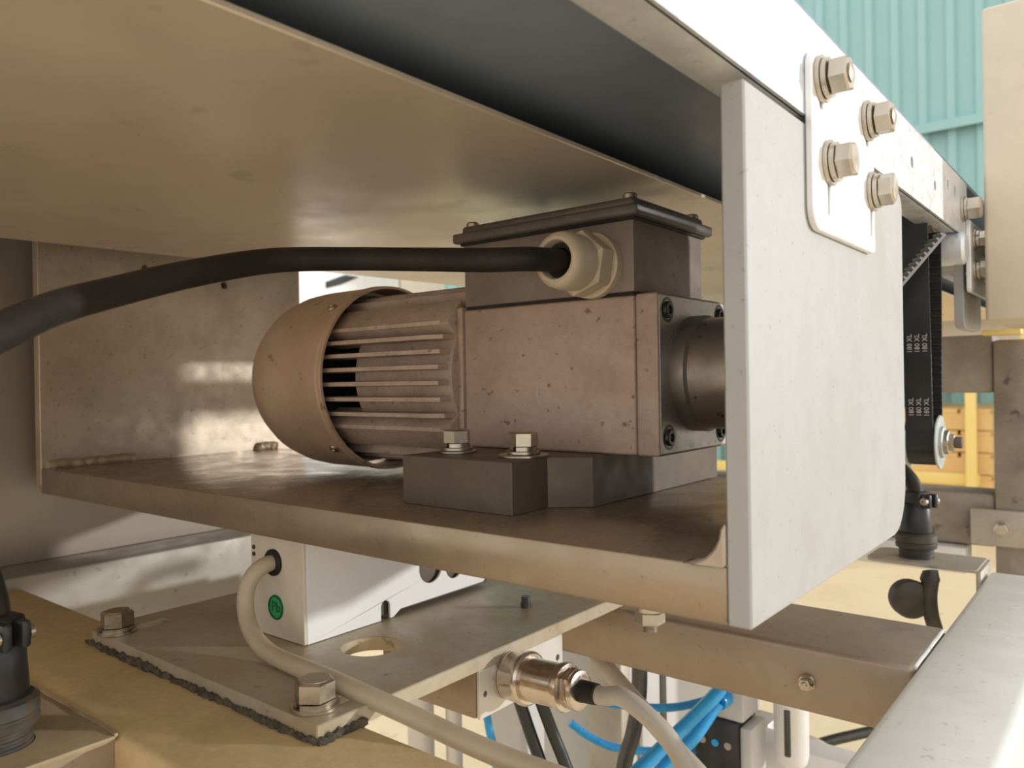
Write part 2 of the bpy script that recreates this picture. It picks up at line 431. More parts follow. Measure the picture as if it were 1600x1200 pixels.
# ================================================================== GEAR MOTOR
CY, CZ = 133, 88.5
gm = thing('gear_motor', 'dusty silver gear motor with finned body lying inside the bracket', 'motor', (-220, CY, 45.9))
XD = (1, 0, 0)
obj('stator_core', lathe([(-305, 20), (-305, 45), (-303, 47), (-216, 47), (-216, 30)], (0, CY, CZ), XD, 48), 'fin', gm)
FZ = [120, 111.5, 102.7, 93.6, 84.2, 74.4, 64.6, 56.2]
for side in (-1, 1):
    for z in FZ:
        dz = z - CZ
        ytip = math.sqrt(59.0 ** 2 - dz * dz); yr = math.sqrt(45.0 ** 2 - dz * dz) - 6
        bm = nb()
        # fin tapers in height to a thin tip and has a chopped right-hand end
        x0, x1 = -350, -219
        P = []
        for x, tip in ((x0, ytip), (x1 - 9, ytip), (x1, ytip - 3.5)):
            P.append([bm.verts.new((x, CY + side * yy, z + s_ * h)) for yy, s_, h in ((yr, -1, 2.0), (tip, -1, 1.25), (tip, 1, 1.25), (yr, 1, 2.0))])
        for a, b_ in zip(P, P[1:]):
            for q in range(4):
                bm.faces.new((a[q], a[(q+1) % 4], b_[(q+1) % 4], b_[q]))
        bm.faces.new(list(reversed(P[0]))); bm.faces.new(P[-1])
        bmesh.ops.recalc_face_normals(bm, faces=bm.faces[:])
        obj('cooling_fin', bm, 'fin', gm)
for sz in (-1, 1):
    for yy in (-26, -17.5, -9, 0, 9, 17.5, 26):
        h = math.sqrt(58.0 ** 2 - yy * yy)
        bm = rbox(-348, -219, CY + yy - 1.5, CY + yy + 1.5, min(CZ + sz * 36, CZ + sz * h), max(CZ + sz * 36, CZ + sz * h), .5, 1)
        obj('cooling_fin', bm, 'fin', gm)
    for sy in (-1, 1):           # heavy corner ribs
        bm = rbox(-350, -217, -9.5, 9.5, 40, 57.5, 1.2)
        bm.transform(Matrix.Translation((0, CY, CZ)) @ Matrix.Rotation(math.radians(-sy * 48 if sz > 0 else 180 + sy * 48), 4, 'X'))
        obj('corner_rib', bm, 'fin', gm)
# motor hood
obj('hood_shade_disc', lathe([(-338, 0), (-338, 60), (-334, 60), (-334, 0)], (0, CY, CZ), XD, 40), 'black', gm)  # black disc painting the darkness inside the hood
prof = [(-424, 0), (-424, 30), (-422.5, 40), (-418, 48), (-410, 55.5), (-398, 61), (-384, 64.2), (-370, 65.2), (-321, 65.2), (-318, 65.6), (-316.5, 65.4), (-316.5, 63.6), (-340, 63), (-340, 0)]
hood = obj('fan_hood', lathe(prof, (0, CY, CZ), XD, 72, caps=False), 'hood', gm)
obj('rim_bead', lathe([(-324, 65.1), (-323.4, 65.9), (-321.6, 65.9), (-321, 65.1)], (0, CY, CZ), XD, 72, caps=False), 'hood', hood)
for a in (47, 133, 227, 313):
    dv = Vector((0, -math.cos(math.radians(a)), -math.sin(math.radians(a))))
    p = Vector((-329, CY, CZ)) + dv * 65
    bm = lathe([(0, 3.6), (1.2, 3.6), (2.2, 2.6), (2.4, 1.2), (1.4, .8), (1.4, 0)], p, dv, 20)
    obj('screw', bm, 'bolt', hood)
# flange between stator and gearbox, gearbox, end cover
obj('motor_flange', rbox(-217, -212.3, 92, 174, 45.9, 129, 1.2), 'motor', gm)
obj('gearbox_housing', rbox(-212, -96.2, 93, 173, 45.9, 127, 1.6, 3), 'motor', gm)
ec = obj('end_cover', rbox(-95.6, -83, 92.7, 173.3, 45.9, 127.3, 1.2, 3), 'motor', gm)
obj('machined_face', rbox(-83.4, -82.5, 93.9, 172.1, 47.1, 126.1, .2, 1), 'endface', ec, label='bright machined end face')
for (y, z) in ((102, 55), (163.5, 55), (102, 119), (163.5, 119)):
    bm = lathe([(-.6, 6.4), (.15, 6.4), (.15, 5.0), (-.2, 4.9), (-.2, 4.4), (1.3, 4.2), (1.7, 3.7), (1.7, 2.3), (-.4, 2.2), (-.4, 0)], (-82.5, y, z), XD, 24)
    obj('socket_screw', bm, 'bolt_dark', ec)
obj('output_hub', lathe([(-83, 30.5), (-75, 30.5), (-73.5, 29), (-12, 28.8), (-9.6, 28)], (0, CY, 87), XD, 56), 'hub', gm)
# terminal box
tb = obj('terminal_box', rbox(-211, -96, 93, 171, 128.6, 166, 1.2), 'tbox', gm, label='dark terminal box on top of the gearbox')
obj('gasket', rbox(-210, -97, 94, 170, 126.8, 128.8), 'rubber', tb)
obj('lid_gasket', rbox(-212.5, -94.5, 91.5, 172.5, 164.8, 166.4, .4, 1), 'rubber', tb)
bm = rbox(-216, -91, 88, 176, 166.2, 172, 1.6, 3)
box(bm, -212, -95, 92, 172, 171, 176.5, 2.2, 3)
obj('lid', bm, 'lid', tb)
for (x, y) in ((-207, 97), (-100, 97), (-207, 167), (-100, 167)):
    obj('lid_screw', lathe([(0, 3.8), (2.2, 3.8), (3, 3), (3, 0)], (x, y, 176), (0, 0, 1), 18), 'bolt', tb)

# ================================================================== CABLE GLAND + POWER CABLE
gp = (-119.5, 93, 143.5)
gd = (-.02, -1, 0)
gl = thing('cable_gland', 'off-white plastic cable gland on the dark terminal box', 'cable gland', gp)
obj('lock_ring', lathe([(0, 17), (4.5, 17), (5.2, 16)], gp, gd, 40), 'gland', gl)
obj('gland_body', hexa(5, 17, 29, gp, gd, twist=.35, both=True), 'gland', gl)
bm = lathe([(17, 13.4), (18, 14.2), (27, 14.4), (31, 14.0), (33.4, 12.8), (34.4, 11.2), (34.2, 9.8), (33.0, 9.0), (20, 8.8), (20, 0)], gp, gd, 48)
obj('dome_nut', bm, 'gland', gl)
obj('seal', lathe([(24, 8.8), (30, 8.6), (30.4, 8.0), (29.5, 6.0), (24, 6.0)], gp, gd, 32), 'bolt_dark', gl)
pts = [(-120, 88, 143.5), (-120.5, 66, 143.3), (-122, 55, 143.0), (-127, 43, 142.6), (-142, 33, 142.6), (-165, 26, 144.6), (-186, 16, 146), (-204, 1, 146.5), (-216, -35, 143), (-210, -79, 132), (-202, -114, 121), (-187, -141, 112), (-171, -163, 102), (-162, -180, 92), (-156, -205, 70)]
obj('power_cable', tube(pts, 5.9, 20, 8), 'rubber', label='thick black power cable running from the gland towards the left', cat='cable')

# ================================================================== CONVEYOR ABOVE
bm = plate([(-568, -700), (-97, -700), (-97, 1500), (-392, 1500)], [], 'z', 190, 192.6, bev=.5)
obj('drip_tray', bm, 'tray', label='wide beige tray sheet under the conveyor', cat='tray')
obj('slider_bed', rbox(-500, -19, -700, 1500, 206, 210), 'bed', label='dark slider bed above the beige tray', cat='conveyor bed')
obj('light_blocking_belt', rbox(-690, -4, -700, 1500, 232, 235), 'bed', label='unseen wide belt added above the conveyor to block light', cat='belt')  # added out of view to keep overhead light off the left side plate
# C-section side rail: web with punched holes, two flanges
rail = thing('side_rail', 'galvanised C-section side rail of the conveyor with punched holes', 'rail', (0, -100, 187))
hl = [slot(245.5, 207, 3.2, 3.4), slot(310, 205.5, 3.0, 3.2), slot(353, 214, 2.6, 3.6), slot(379, 214.3, 2.6, 3.6)]
obj('web', plate(rrect(-700, 427, 187.2, 228, .8, 2), hl, 'x', -2.2, 0), 'zinc', rail, smooth=0)
obj('lower_flange', rbox(-18, -.6, -700, 427, 187.2, 189.4, .8, 2), 'zinc', rail)
obj('upper_flange', rbox(-18, -.6, -700, 427, 225.8, 228, .8, 2), 'zinc', rail)
# clamp plate with slots, 2 nuts and 2 bolts
def clip_plate(y0, label, z0=142.5, z1=213, tail=None):
    t = plate(rrect(y0, y0 + 90, z0, z1, (9, 3, 5, 7)),
              [slot(y0 + 20, 164, 1.9, 14), slot(y0 + 86 - 1.5, 164, 1.9, 14), slot(y0 + 11, 199, 1.9, 7.5), slot(y0 + 78, 199, 1.9, 7.5)], 'x', .1, 3.1, bev=.5)
    return obj('clamp_plate', t, 'clip', label=label, cat='plate', smooth=0)
clip_plate(60, 'bright zinc clamp plate joining the near end plate to the rail')
hex_bolt((3.1, 71, 203), XD, 'upper left nut on the near zinc clamp plate', 13, 9.3, nut=True, twist=.3, head=7, stud=2.2)
hex_bolt((3.1, 138, 203), XD, 'upper right nut on the near zinc clamp plate', 13, 9.3, nut=True, twist=.1, head=7, stud=1.2)
hex_bolt((3.1, 80, 171.5), XD, 'lower left bolt on the near zinc clamp plate', 13, 9.3, twist=.2, head=6)
hex_bolt((3.1, 145, 171.5), XD, 'lower right bolt on the near zinc clamp plate', 13, 9.3, twist=.5, head=6)

# the next module further along
rail2 = thing('side_rail', 'lower galvanised rail of the next conveyor section', 'rail', (0, 900, 158))
obj('web', rbox(-2.2, 0, 432, 1500, 160, 201, .6, 1), 'zinc', rail2)
obj('lower_flange', rbox(-18, -.6, 432, 1500, 160, 162.2), 'zinc', rail2)
t2 = plate(rrect(420, 512, 146, 200, (4, 3, 4, 3)), [slot(438, 160, 1.6, 9), slot(498, 160, 1.6, 9)], 'x', .1, 3.1, bev=.5)
obj('clamp_plate', t2, 'clip', label='far zinc clamp plate beside the beige guard', cat='plate')
obj('end_plate', plate(rrect(424, 505, 119, 200, (9, 9, 2, 2)), [], 'x', -9, -2.4, bev=.5), 'alu_light', label='pale end plate below the far zinc clamp plate', cat='plate')
for k, (y, z, n) in enumerate(((437, 187, 'upper left'), (487, 187, 'upper right'), (437, 164, 'lower left'), (487, 164, 'lower right'))):
    hex_bolt((3.1, y, z), XD, n + ' bolt on the far zinc clamp plate', 11, 8, head=5, twist=k)
hex_bolt((0, 408, 206), XD, 'single large bolt at the far end of the near rail', 15, 9.5, head=8, twist=.2)

# ================================================================== LOAD CELL + MOUNTING PLATE
mp_ = obj('mounting_plate', plate([(-386, -48), (-171, -48), (-171, 262), (-392, 262), (-392, -42)],
          [slot(-371, -28, 5.2, 19), slot(-187, -24, 5.2, 17), circle(-230, 33, 16, 36)], 'z', -68, -60, bev=.5), 'alu_plate',
          label='thick slotted mounting plate bolted to the dusty tube', cat='plate')
n = 90
bm = tube([(-391 + 220 * i / n, -48.6 + random.uniform(-.9, .5), -67.2 + random.uniform(-.3, 1.0)) for i in range(n + 1)], 2, 8, 2, rad=lambda t: 1.1 + .9 * abs(math.sin(t * 71)) * abs(math.sin(t * 13)) + (.9 if .2 < t < .36 else 0))
for v in bm.verts: v.co += Vector((random.uniform(-.5, .5), random.uniform(-.5, .5), random.uniform(-.6, .6)))
obj('sealant_bead', bm, 'sealant', mp_, smooth=0)
bm = tube([(-170.6 + random.uniform(-.3, .5), -48 + 26 * i / 8, -67.4 + random.uniform(-.3, .8)) for i in range(9)], 2, 8, 2, rad=lambda t: 1.6 + .9 * abs(math.sin(t * 31)))
for v in bm.verts: v.co += Vector((random.uniform(-.5, .5), random.uniform(-.5, .5), random.uniform(-.6, .6)))
obj('sealant_bead', bm, 'sealant', mp_, smooth=0)
obj('stud', lathe([(-60, 3.4), (-57, 3.4), (-57, 2.9), (-53, 2.9), (-53, 0)], (-206, 141, 0), (0, 0, 1), 16), 'bolt_dark', mp_)
hex_bolt((-371, -40, -60), (0, 0, 1), 'hex bolt at the left corner of the mounting plate', 16, 11, twist=.35, head=8.5)
hex_bolt((-188, -36, -60), (0, 0, 1), 'hex bolt at the front right corner of the mounting plate under the beige cable', 16, 11, twist=.1, head=8.5)

lc = thing('load_cell_housing', 'cream and white load cell box with a green round sticker', 'load cell', (-283, 85, -60))
obj('core_block', rbox(-305, -262, 14, 168, -58, -1, .6), 'dark_steel', lc)
obj('front_cover', plate(rrect(-309, -258.6, -59.6, -.2, .8, 2), [circle(-286, -17, 6.2, 24)], 'y', 10, 12, bev=.3), 'cream', lc)
side = [(12.1, -59.7)] + [(66, -59.7), (66, -51), (67, -49), (69.5, -48), (72, -49), (73, -51), (73, -59.7), (76, -59.7), (82, -56), (160, -55.5), (168, -50), (168, -.2), (12.1, -.2)]
obj('side_cover', plate(side, [circle(109, -35, 10.5, 28), circle(131, -39, 8, 24)], 'x', -260.4, -258.6, bev=.3), 'white', lc)
obj('grommet', lathe([(-1, 7.6), (1.4, 7.6), (2.2, 6.8), (2.2, 4.9), (-1, 4.9)], (-286, 10, -17), (0, -1, 0), 32), 'rubber', lc)
for z in (-10.5, -14.5):
    obj('screw', lathe([(0, 1.3), (.6, 1.3), (.8, 0)], (-309 + 3.4, 10, z), (0, -1, 0), 14), 'bolt_dark', lc)
lab = obj('sticker', lathe([(0, 7.2), (.25, 7.2), (.25, 0)], (-284.5, 10, -42.5), (0, -1, 0), 40), 'green', lc, label='round green sticker marked Pb')
obj('sticker_ring', ring_washer((-284.5, 9.7, -42.5), (0, -1, 0), 0, .7, 6.9, 6.2, 40), 'green_ink', lab)
bm = text_bm('Pb', 8.5, .12)
bm.transform(Matrix.Translation((-284.5, 9.6, -42.5)) @ Matrix.Rotation(math.radians(90), 4, 'X'))
obj('sticker_text', bm, 'green_ink', lab)
lcp = [(-286, 14, -17), (-286, 4, -17.5), (-287, -3, -22), (-288, -7, -31), (-284, -9.5, -42), (-272, -13, -50), (-254, -16, -54.5), (-229, -18.5, -55), (-204, -19, -55.2), (-178, -17, -58), (-150, -12, -63), (-125, -9, -67), (-99, -6, -70), (-70, -3, -72), (-20, 0, -78), (60, -4, -110)]
obj('sensor_cable', tube(lcp, 4.6, 18, 8), 'beige_cable', label='beige cable looping out of the load cell box and across the plate', cat='cable')

# ================================================================== JUNCTION BOX + ROUND CONNECTOR UNDER THE PLATE
jb = thing('junction_box', 'small pale metal box hanging under the mounting plate', 'box', (-208, 92, -94))
obj('box_body', rbox(-246, -173.6, 55, 131, -94, -68.1, 1.5, 2), 'steel_beam', jb)
obj('front_plate', plate(rrect(56, 132, -94, -68.1, .8, 2), [circle(61, -81.5, 1.5, 12), circle(127, -81, 1.8, 12)], 'x', -173.4, -171.4, bev=.3), 'silver', jb)
for y, z in ((61, -81.5), (127, -81)):
    obj('screw', lathe([(0, 1.5), (1.4, 1.4), (1.4, 0)], (-173, y, z), XD, 14), 'bolt_dark', jb)
cp = (-171.4, 80, -76.5); cd = Vector((1, -.04, .06))
cc = thing('round_connector', 'nickel-plated round connector screwed into the pale metal box', 'connector', cp)
obj('mounting_flange', lathe([(0, 13), (2.6, 13), (2.6, 12.2), (3.4, 12.2), (3.4, 13.2), (6.2, 13.2), (6.2, 12)], cp, cd, 40), 'nickel', cc)
obj('coupling_ring', lathe([(6.2, 13.2), (12, 13.6), (13.5, 14.2), (15.5, 14.2), (16.6, 13.0), (16.6, 11)], cp, cd, 40), 'nickel', cc)
obj('connector_shell', lathe([(16, 11.4), (37, 11.2), (37.4, 12.2), (39.5, 12.6), (41.5, 12.0), (42, 9)], cp, cd, 40), 'nickel', cc)
obj('clamp_nut', hexa(41.8, 46.6, 18, cp, cd, twist=.3, both=True), 'nickel', cc)
obj('end_ring', lathe([(46.4, 9.6), (47.5, 10.2), (49.4, 9.8), (50, 8), (50, 5.6)], cp, cd, 36), 'nickel', cc)
obj('rubber_sleeve', lathe([(46, 5.8), (59.5, 5.2), (60.2, 4.6), (60.2, 0)], cp, cd, 28), 'rubber', cc)
e0 = Vector(cp) + unit(cd) * 56; e1 = Vector(cp) + unit(cd) * 64
obj('signal_cable', tube([e0, e1, (-97, 76, -70), (-84, 76, -75), (-72, 77, -84), (-64, 77, -96), (-60, 76, -112), (-58, 72, -160), (-50, 60, -300)], 4.6, 18, 8), 'grey_cable',
    label='grey cable curving down from the round nickel connector', cat='cable')
obj('signal_cable', tube([(-222, 240, -107), (-213, 234, -119), (-198, 230, -128), (-167, 224, -147), (-144, 226, -167), (-122, 229, -188), (-92, 232, -240), (-70, 234, -420), (-66, 234, -692)], 6.4, 16, 8), 'grey_cable',
    label='second grey cable passing behind the round connector cable', cat='cable')

# ================================================================== BLACK PLUGS
def plug(base, label, yaw, cable, size=1.0, cat='connector'):
    t = thing('cable_plug', label, cat, base)
    def obj(n, bm, m, par):
        B0 = Vector(base)
        for v in bm.verts:
            v.co = B0 + (v.co - B0) * size
        return globals()['obj'](n, bm, m, par)
    Z = (0, 0, 1)
    pr = []
    for k in range(5):
        pr += [(k * 1.5, 12.6 - .5 * (k % 2)), (k * 1.5 + 1.1, 12.6 - .5 * (k % 2))]
    obj('threaded_base', lathe([(0, 13)] + pr + [(8, 11)], base, Z, 40), 'dustblack', t)
    obj('coupling_ring', lathe([(7, 12), (8, 14.6), (10.5, 15), (11.5, 14.2), (12.2, 14.2), (13, 15), (18, 14.8), (19.5, 13)], base, Z, 40), 'dustblack', t)
    obj('plug_body', lathe([(18, 11.2), (19, 11.6), (40, 10.4), (42, 9.6), (43, 8)], base, Z, 40), 'black', t)
    c = rbox(-9.5, 9.5, -7.5, 7.5, 39, 52, 2, 3)
    box(c, 9, 16.5, -5.5, -1.5, 40, 51, 1.5, 2)
    box(c, 9, 16.5, 1.5, 5.5, 40, 51, 1.5, 2)
    T = Matrix.Translation(base) @ Matrix.Rotation(yaw, 4, 'Z')
    c.transform(T)
    cl = obj('cable_clamp', c, 'black', t)
    s_ = lathe([(0, 3.2), (1.6, 3.2), (2.4, 2.4), (2.4, .9), (1.4, .7), (1.4, 0)], (13, -5.5, 45.5), (0, -1, 0), 18); s_.transform(T)
    obj('clamp_screw', s_, 'bolt', cl)
    s_ = lathe([(0, 3.0), (1.6, 3.0), (2.2, 2.2), (2.2, 0)], (13, 5.5, 45.5), (0, 1, 0), 18); s_.transform(T)
    obj('clamp_screw', s_, 'bolt', cl)
    obj('cable', tube([Vector(base) + Vector(p) for p in cable], 5.6, 16, 6), 'rubber', t)
    return t
plug((-282, -131, -68), 'black plug with a screwed cable clamp in the lower left corner', .15, [(0, 0, 45), (-2, 0, 56), (-8, -2, 70), (-22, -6, 90), (-45, -10, 120)], 1.08)
# right plug on a bent sheet bracket
rb = obj('sensor_bracket', plate(rrect(-74, 5, 417, 467, (9, 2, 2, 9)), [circle(-37, 441, 9, 20)], 'z', -64.6, -62, bev=.4), 'dull_plate',
         label='bent sheet bracket holding the black plug beside the pale tube', cat='bracket')
obj('bent_leg', rbox(4, 7.6, 417, 467, -110, -63, 1, 2), 'dull_plate', rb)
plug((-41, 441, -62), 'black plug standing on the bent sheet bracket below the belt pulley', -.5, [(0, 0, 48), (-1, 0, 56), (-5, 0, 63), (-12, 2, 69), (-26, 8, 72), (-60, 20, 66)], 1.02)
dc = thing('dust_cap', 'round black dust cap dangling under the bent sheet bracket', 'cap', (-38, 410, -100))
dd = Vector((.5, -.85, .1))
obj('cap_shell', lathe([(-7, 12.5), (-5.6, 14.4), (3, 14.8), (6, 13.4), (7.2, 10.5), (7.8, 0)], (-39, 408, -88), dd, 36), 'dustblack', dc)
obj('strap', tube([(-26, 414, -66), (-25, 412, -72), (-26, 410, -84), (-25, 410, -98), (-22, 414, -114), (-19, 417, -134), (-19, 420, -190)], 5.6, 12, 6), 'dustblack', dc)
obj('strap_ball', lathe([(-7, 0), (-6, 3.6), (-3.5, 6), (0, 7), (3.5, 6), (6, 3.6), (7, 0)], (-26, 413, -72), (0, 0, 1), 24), 'dustblack', dc)

# ================================================================== BELT DRIVE BEHIND THE END PLATE
def loop_path(c0, r0, c1, r1, n=28):
    """closed belt path round two pulleys in the YZ plane"""
    c0, c1 = Vector(c0), Vector(c1); d = c1 - c0; L = d.length; th = math.atan2(d.y, d.x); al = math.acos((r0 - r1) / L)
    pts = []
    for i in range(n + 1):
        a = th + al + (2 * math.pi - 2 * al) * i / n; pts.append(c0 + Vector((math.cos(a), math.sin(a))) * r0)
    a_end = th - al
    q0 = pts[-1]; q1 = c1 + Vector((math.cos(a_end), math.sin(a_end))) * r1
    for i in range(1, 60): pts.append(q0.lerp(q1, i / 60))
    for i in range(n + 1):
        a = th - al + (2 * al) * i / n; pts.append(c1 + Vector((math.cos(a), math.sin(a))) * r1)
    q0 = pts[-1]; q1 = pts[0]
    for i in range(1, 60): pts.append(q0.lerp(q1, i / 60))
    return pts
def belt(name, c0, r0, c1, r1, x0, x1, label, th=1.6):
    root = thing(name, label, 'belt', (0.5 * (x0 + x1), c0[0], c0[1] - r0))
    P = loop_path(c0, r0, c1, r1); n = len(P); bm = nb(); rows = []
    for i in range(n):
        t = (P[(i + 1) % n] - P[i - 1]).normalized(); nrm = Vector((t.y, -t.x))
        o_, i_ = P[i] + nrm * th * .5, P[i] - nrm * th * .5
        rows.append([bm.verts.new((x, q.x, q.y)) for x, q in ((x0, i_), (x0, o_), (x1, o_), (x1, i_))])
    for i in range(n):
        a, b_ = rows[i], rows[(i + 1) % n]
        for q in range(4): bm.faces.new((a[q], a[(q+1) % 4], b_[(q+1) % 4], b_[q]))
    bmesh.ops.recalc_face_normals(bm, faces=bm.faces[:])
    obj('belt_band', bm, 'black', root)
    bm = nb()                                     # moulded teeth on the inside
    tot = 0; nxt = 0
    for i in range(n):
        a, b_ = P[i], P[(i + 1) % n]; L = (b_ - a).length; t = (b_ - a).normalized(); nr = Vector((t.y, -t.x))
        while nxt < tot + L:
            c = a + t * (nxt - tot)
            q = [c - t * 1.1 - nr * .7, c + t * 1.1 - nr * .7, c + t * .7 - nr * 2.1, c - t * .7 - nr * 2.1]
            lo = [bm.verts.new((x0, w.x, w.y)) for w in q]; hi = [bm.verts.new((x1 - .05, w.x, w.y)) for w in q]
            bm.faces.new(lo); bm.faces.new(hi)
            for k in range(4): bm.faces.new((lo[k], lo[(k+1) % 4], hi[(k+1) % 4], hi[k]))
            nxt += 5.08
        tot += L
    bmesh.ops.recalc_face_normals(bm, faces=bm.faces[:])
    obj('belt_teeth', bm, 'rubber', root, kind='stuff')
    return root
pc = (363, 37)
bl = belt('timing_belt', pc, 15.5, (361, 206), 24, -27, -10, 'black toothed timing belt running down to the small pulley')
for zc in (62, 106):
    for dx in (-23, -18.2, -13.4):
        bm = text_bm('180 XL', 4.4, .08)
        bm.transform(Matrix.Translation((dx, 346.6 - (zc - 37) * .0622, zc)) @ Matrix.Rotation(math.radians(3.56), 4, 'X') @ Matrix.Rotation(math.radians(90), 4, 'X') @ Matrix.Rotation(math.radians(90), 4, 'Z'))
        obj('belt_print', bm, 'ink', bl)
pu = thing('belt_pulley', 'small flanged belt pulley with washers on its shaft end', 'pulley', (-18, 363, 18))
PX = (0, 363, 37)
obj('toothed_rim', lathe([(-27, 13), (-10, 13)], PX, XD, 32), 'dark_steel', pu)
obj('flange', lathe([(-10, 5), (-9.6, 18), (-8.8, 19), (-8.0, 18.6), (-7.8, 5)], PX, XD, 40), 'flange', pu)
obj('flange', lathe([(-29, 5), (-28.6, 18), (-27.8, 19), (-27.2, 18.6), (-27, 5)], PX, XD, 40), 'flange', pu)
obj('flat_washer', lathe([(-8, 11), (-6, 11), (-5.6, 10.4), (-5.6, 5)], PX, XD, 32), 'flange', pu)
obj('spring_washer', lathe([(-5.6, 8.4), (-3, 8.4), (-2.6, 7.8), (-2.6, 4)], PX, XD, 32), 'bolt', pu)
obj('lock_nut', lathe([(-2.6, 6.4), (.4, 6.2), (.8, 5), (.8, 3)], PX, XD, 6), 'bolt', pu)
obj('shaft', lathe([(-130, 5), (-32, 5), (-32, 4), (4.6, 4), (5.2, 3.4), (5.2, 0)], PX, XD, 24), 'dark_steel', pu)
obj('bearing_block', rbox(-120, -36, 345, 385, 22, 52, 2), 'dark_steel', pu)
up = thing('belt_pulley', 'large dark pulley half hidden above the black timing belt', 'pulley', (-18, 361, 182))
obj('toothed_rim', lathe([(-27, 22), (-10, 22)], (0, 361, 206), XD, 36), 'dark_steel', up)
obj('flange', lathe([(-29, 6), (-28.5, 26), (-27.2, 26), (-27, 6)], (0, 361, 206), XD, 36), 'black', up)
obj('shaft', lathe([(-300, 6), (-8, 6)], (0, 361, 206), XD, 20), 'dark_steel', up)
# slanting belt seen on edge
A_, B_ = Vector((-1, 334, 177)), Vector((-48, 296, 108))
sb = thing('timing_belt', 'narrow slanting timing belt seen on edge beside the end plate', 'belt', B_)
t = unit(B_ - A_); w = unit(Vector((-.63, .77, 0))); w = unit(w - t * w.dot(t)); nn = unit(t.cross(w)); 
if nn.z < 0: nn = -nn
bm = nb()
q = [[bm.verts.new(e + w * a * 5 + nn * b_) for a, b_ in ((-1, -.9), (1, -.9), (1, .9), (-1, .9))] for e in (A_, B_)]
for k in range(4): bm.faces.new((q[0][k], q[0][(k+1) % 4], q[1][(k+1) % 4], q[1][k]))
bm.faces.new(q[0]); bm.faces.new(q[1]); bmesh.ops.recalc_face_normals(bm, faces=bm.faces[:])
obj('belt_band', bm, 'toothed', sb)
bm = nb(); L = (B_ - A_).length; s_ = 1.5
while s_ < L:
    c = A_ + t * s_
    v8 = [bm.verts.new(c + t * a + w * b_ * 5 + nn * d_) for d_, k in ((.8, .9), (2.9, .5)) for a, b_ in ((-k, -1), (k, -1), (k, 1), (-k, 1))]
    for f in ((3, 2, 1, 0), (4, 5, 6, 7), (0, 1, 5, 4), (1, 2, 6, 5), (2, 3, 7, 6), (3, 0, 4, 7)): bm.faces.new([v8[i] for i in f])
    s_ += 4.2
obj('belt_teeth', bm, 'toothed', sb, kind='stuff')
obj('tie_bar', lathe([(-60, 12), (8, 12), (10, 10)], (-6, 398, 176), XD, 28), 'zinc', label='bright round tie bar behind the timing belt', cat='bar')

# ================================================================== RIGHT BACKGROUND MACHINE
obj('machine_guard', rbox(12, 120, 420, 560, 123, 355, 3, 3), 'beige_box', label='beige dusty sheet-metal guard at the right edge', cat='guard')
fr = thing('machine_stand', 'dirty grey-brown steel frame behind the belt pulley', 'frame', (-100, 830, -700))
obj('post', rbox(-32, 60, 800, 880, -700, 123, 4), 'dirty_post', fr)
obj('upper_rail', rbox(-620, -32, 806, 866, 62, 130, 4), 'dirty_post', fr)
obj('lower_rail', rbox(-620, -32, 806, 866, -118, -56, 4), 'dirty_post', fr)
obj('lower_rail', rbox(-620, -60, 790, 830, -150, -119, 3), 'grey_beam', fr)
obj('post', rbox(-620, -560, 806, 866, -700, 62, 4), 'dirty_post', fr)
sp = obj('splice_plate', rbox(-56, 40, 792, 799.5, -114, -72, 2), 'dull_plate', label='dull splice plate bolted across the dirty steel frame', cat='plate')
hex_bolt((-24, 792, -93), (0, -1, 0), 'bolt on the dull splice plate of the dirty frame', 13, 9, head=7)
obj('yellow_ruler', rbox(-40, -2, 780, 799, 128, 134, 1), 'yellow', label='short yellow strip lying on the dirty frame under the beige guard', cat='strip')

# timber racks and pallets in front of the teal wall
def pallet(x0, y0, z0, label):
    t = thing('wooden_pallet', label, 'pallet', (x0 + 600, y0 + 400, z0), 'stacked pallets by the teal wall')
    for yy in (0, 350, 700):
        obj('bearer', rbox(x0, x0 + 1200, y0 + yy, y0 + yy + 100, z0, z0 + 78, 2, 1), 'wood', t)
    for k in range(9):
        xa = x0 + k * 134
        obj('plank', rbox(xa, xa + 120, y0, y0 + 800, z0 + 78, z0 + 100, 2, 1), 'wood', t)
    return t
nm = ['lowest', 'second', 'third', 'fourth', 'fifth', 'topmost']
for k in range(6):
    pallet(-1640, 3960, -700 + k * 104, nm[k] + ' yellow pallet of the stack seen through the frame')
obj('rack_post', rbox(-541, -497, 3900, 3940, -700, 60, 3), 'yellow', label='upright yellow rack post in front of the pallets', cat='post')
obj('rack_beam', rbox(-2300, -490, 3941, 3958, -440, -385, 3), 'yellow', label='horizontal yellow rack beam low in front of the pallets', cat='beam')
obj('shelf_beam', rbox(-2300, -300, 3900, 3980, 462, 540, 3), 'yellow', label='ochre shelf beam above the pallets', cat='beam')
obj('shelf_board', rbox(-2300, -300, 3890, 4500, 385, 461, 3), 'dark_steel', label='dark shelf under the ochre beam', cat='shelf')
obj('cardboard_sheet', rbox(-2300, -300, 4200, 4280, 150, 384, 3), 'cream', label='pale board standing under the dark shelf', cat='board')
for xx in (-2290, -330):
    obj('rack_post', rbox(xx, xx + 40, 4000, 4060, -700, 384, 3), 'yellow', label='yellow rack upright carrying the dark shelf ' + ('at its far left end' if xx < -1000 else 'at its right end'), cat='post')

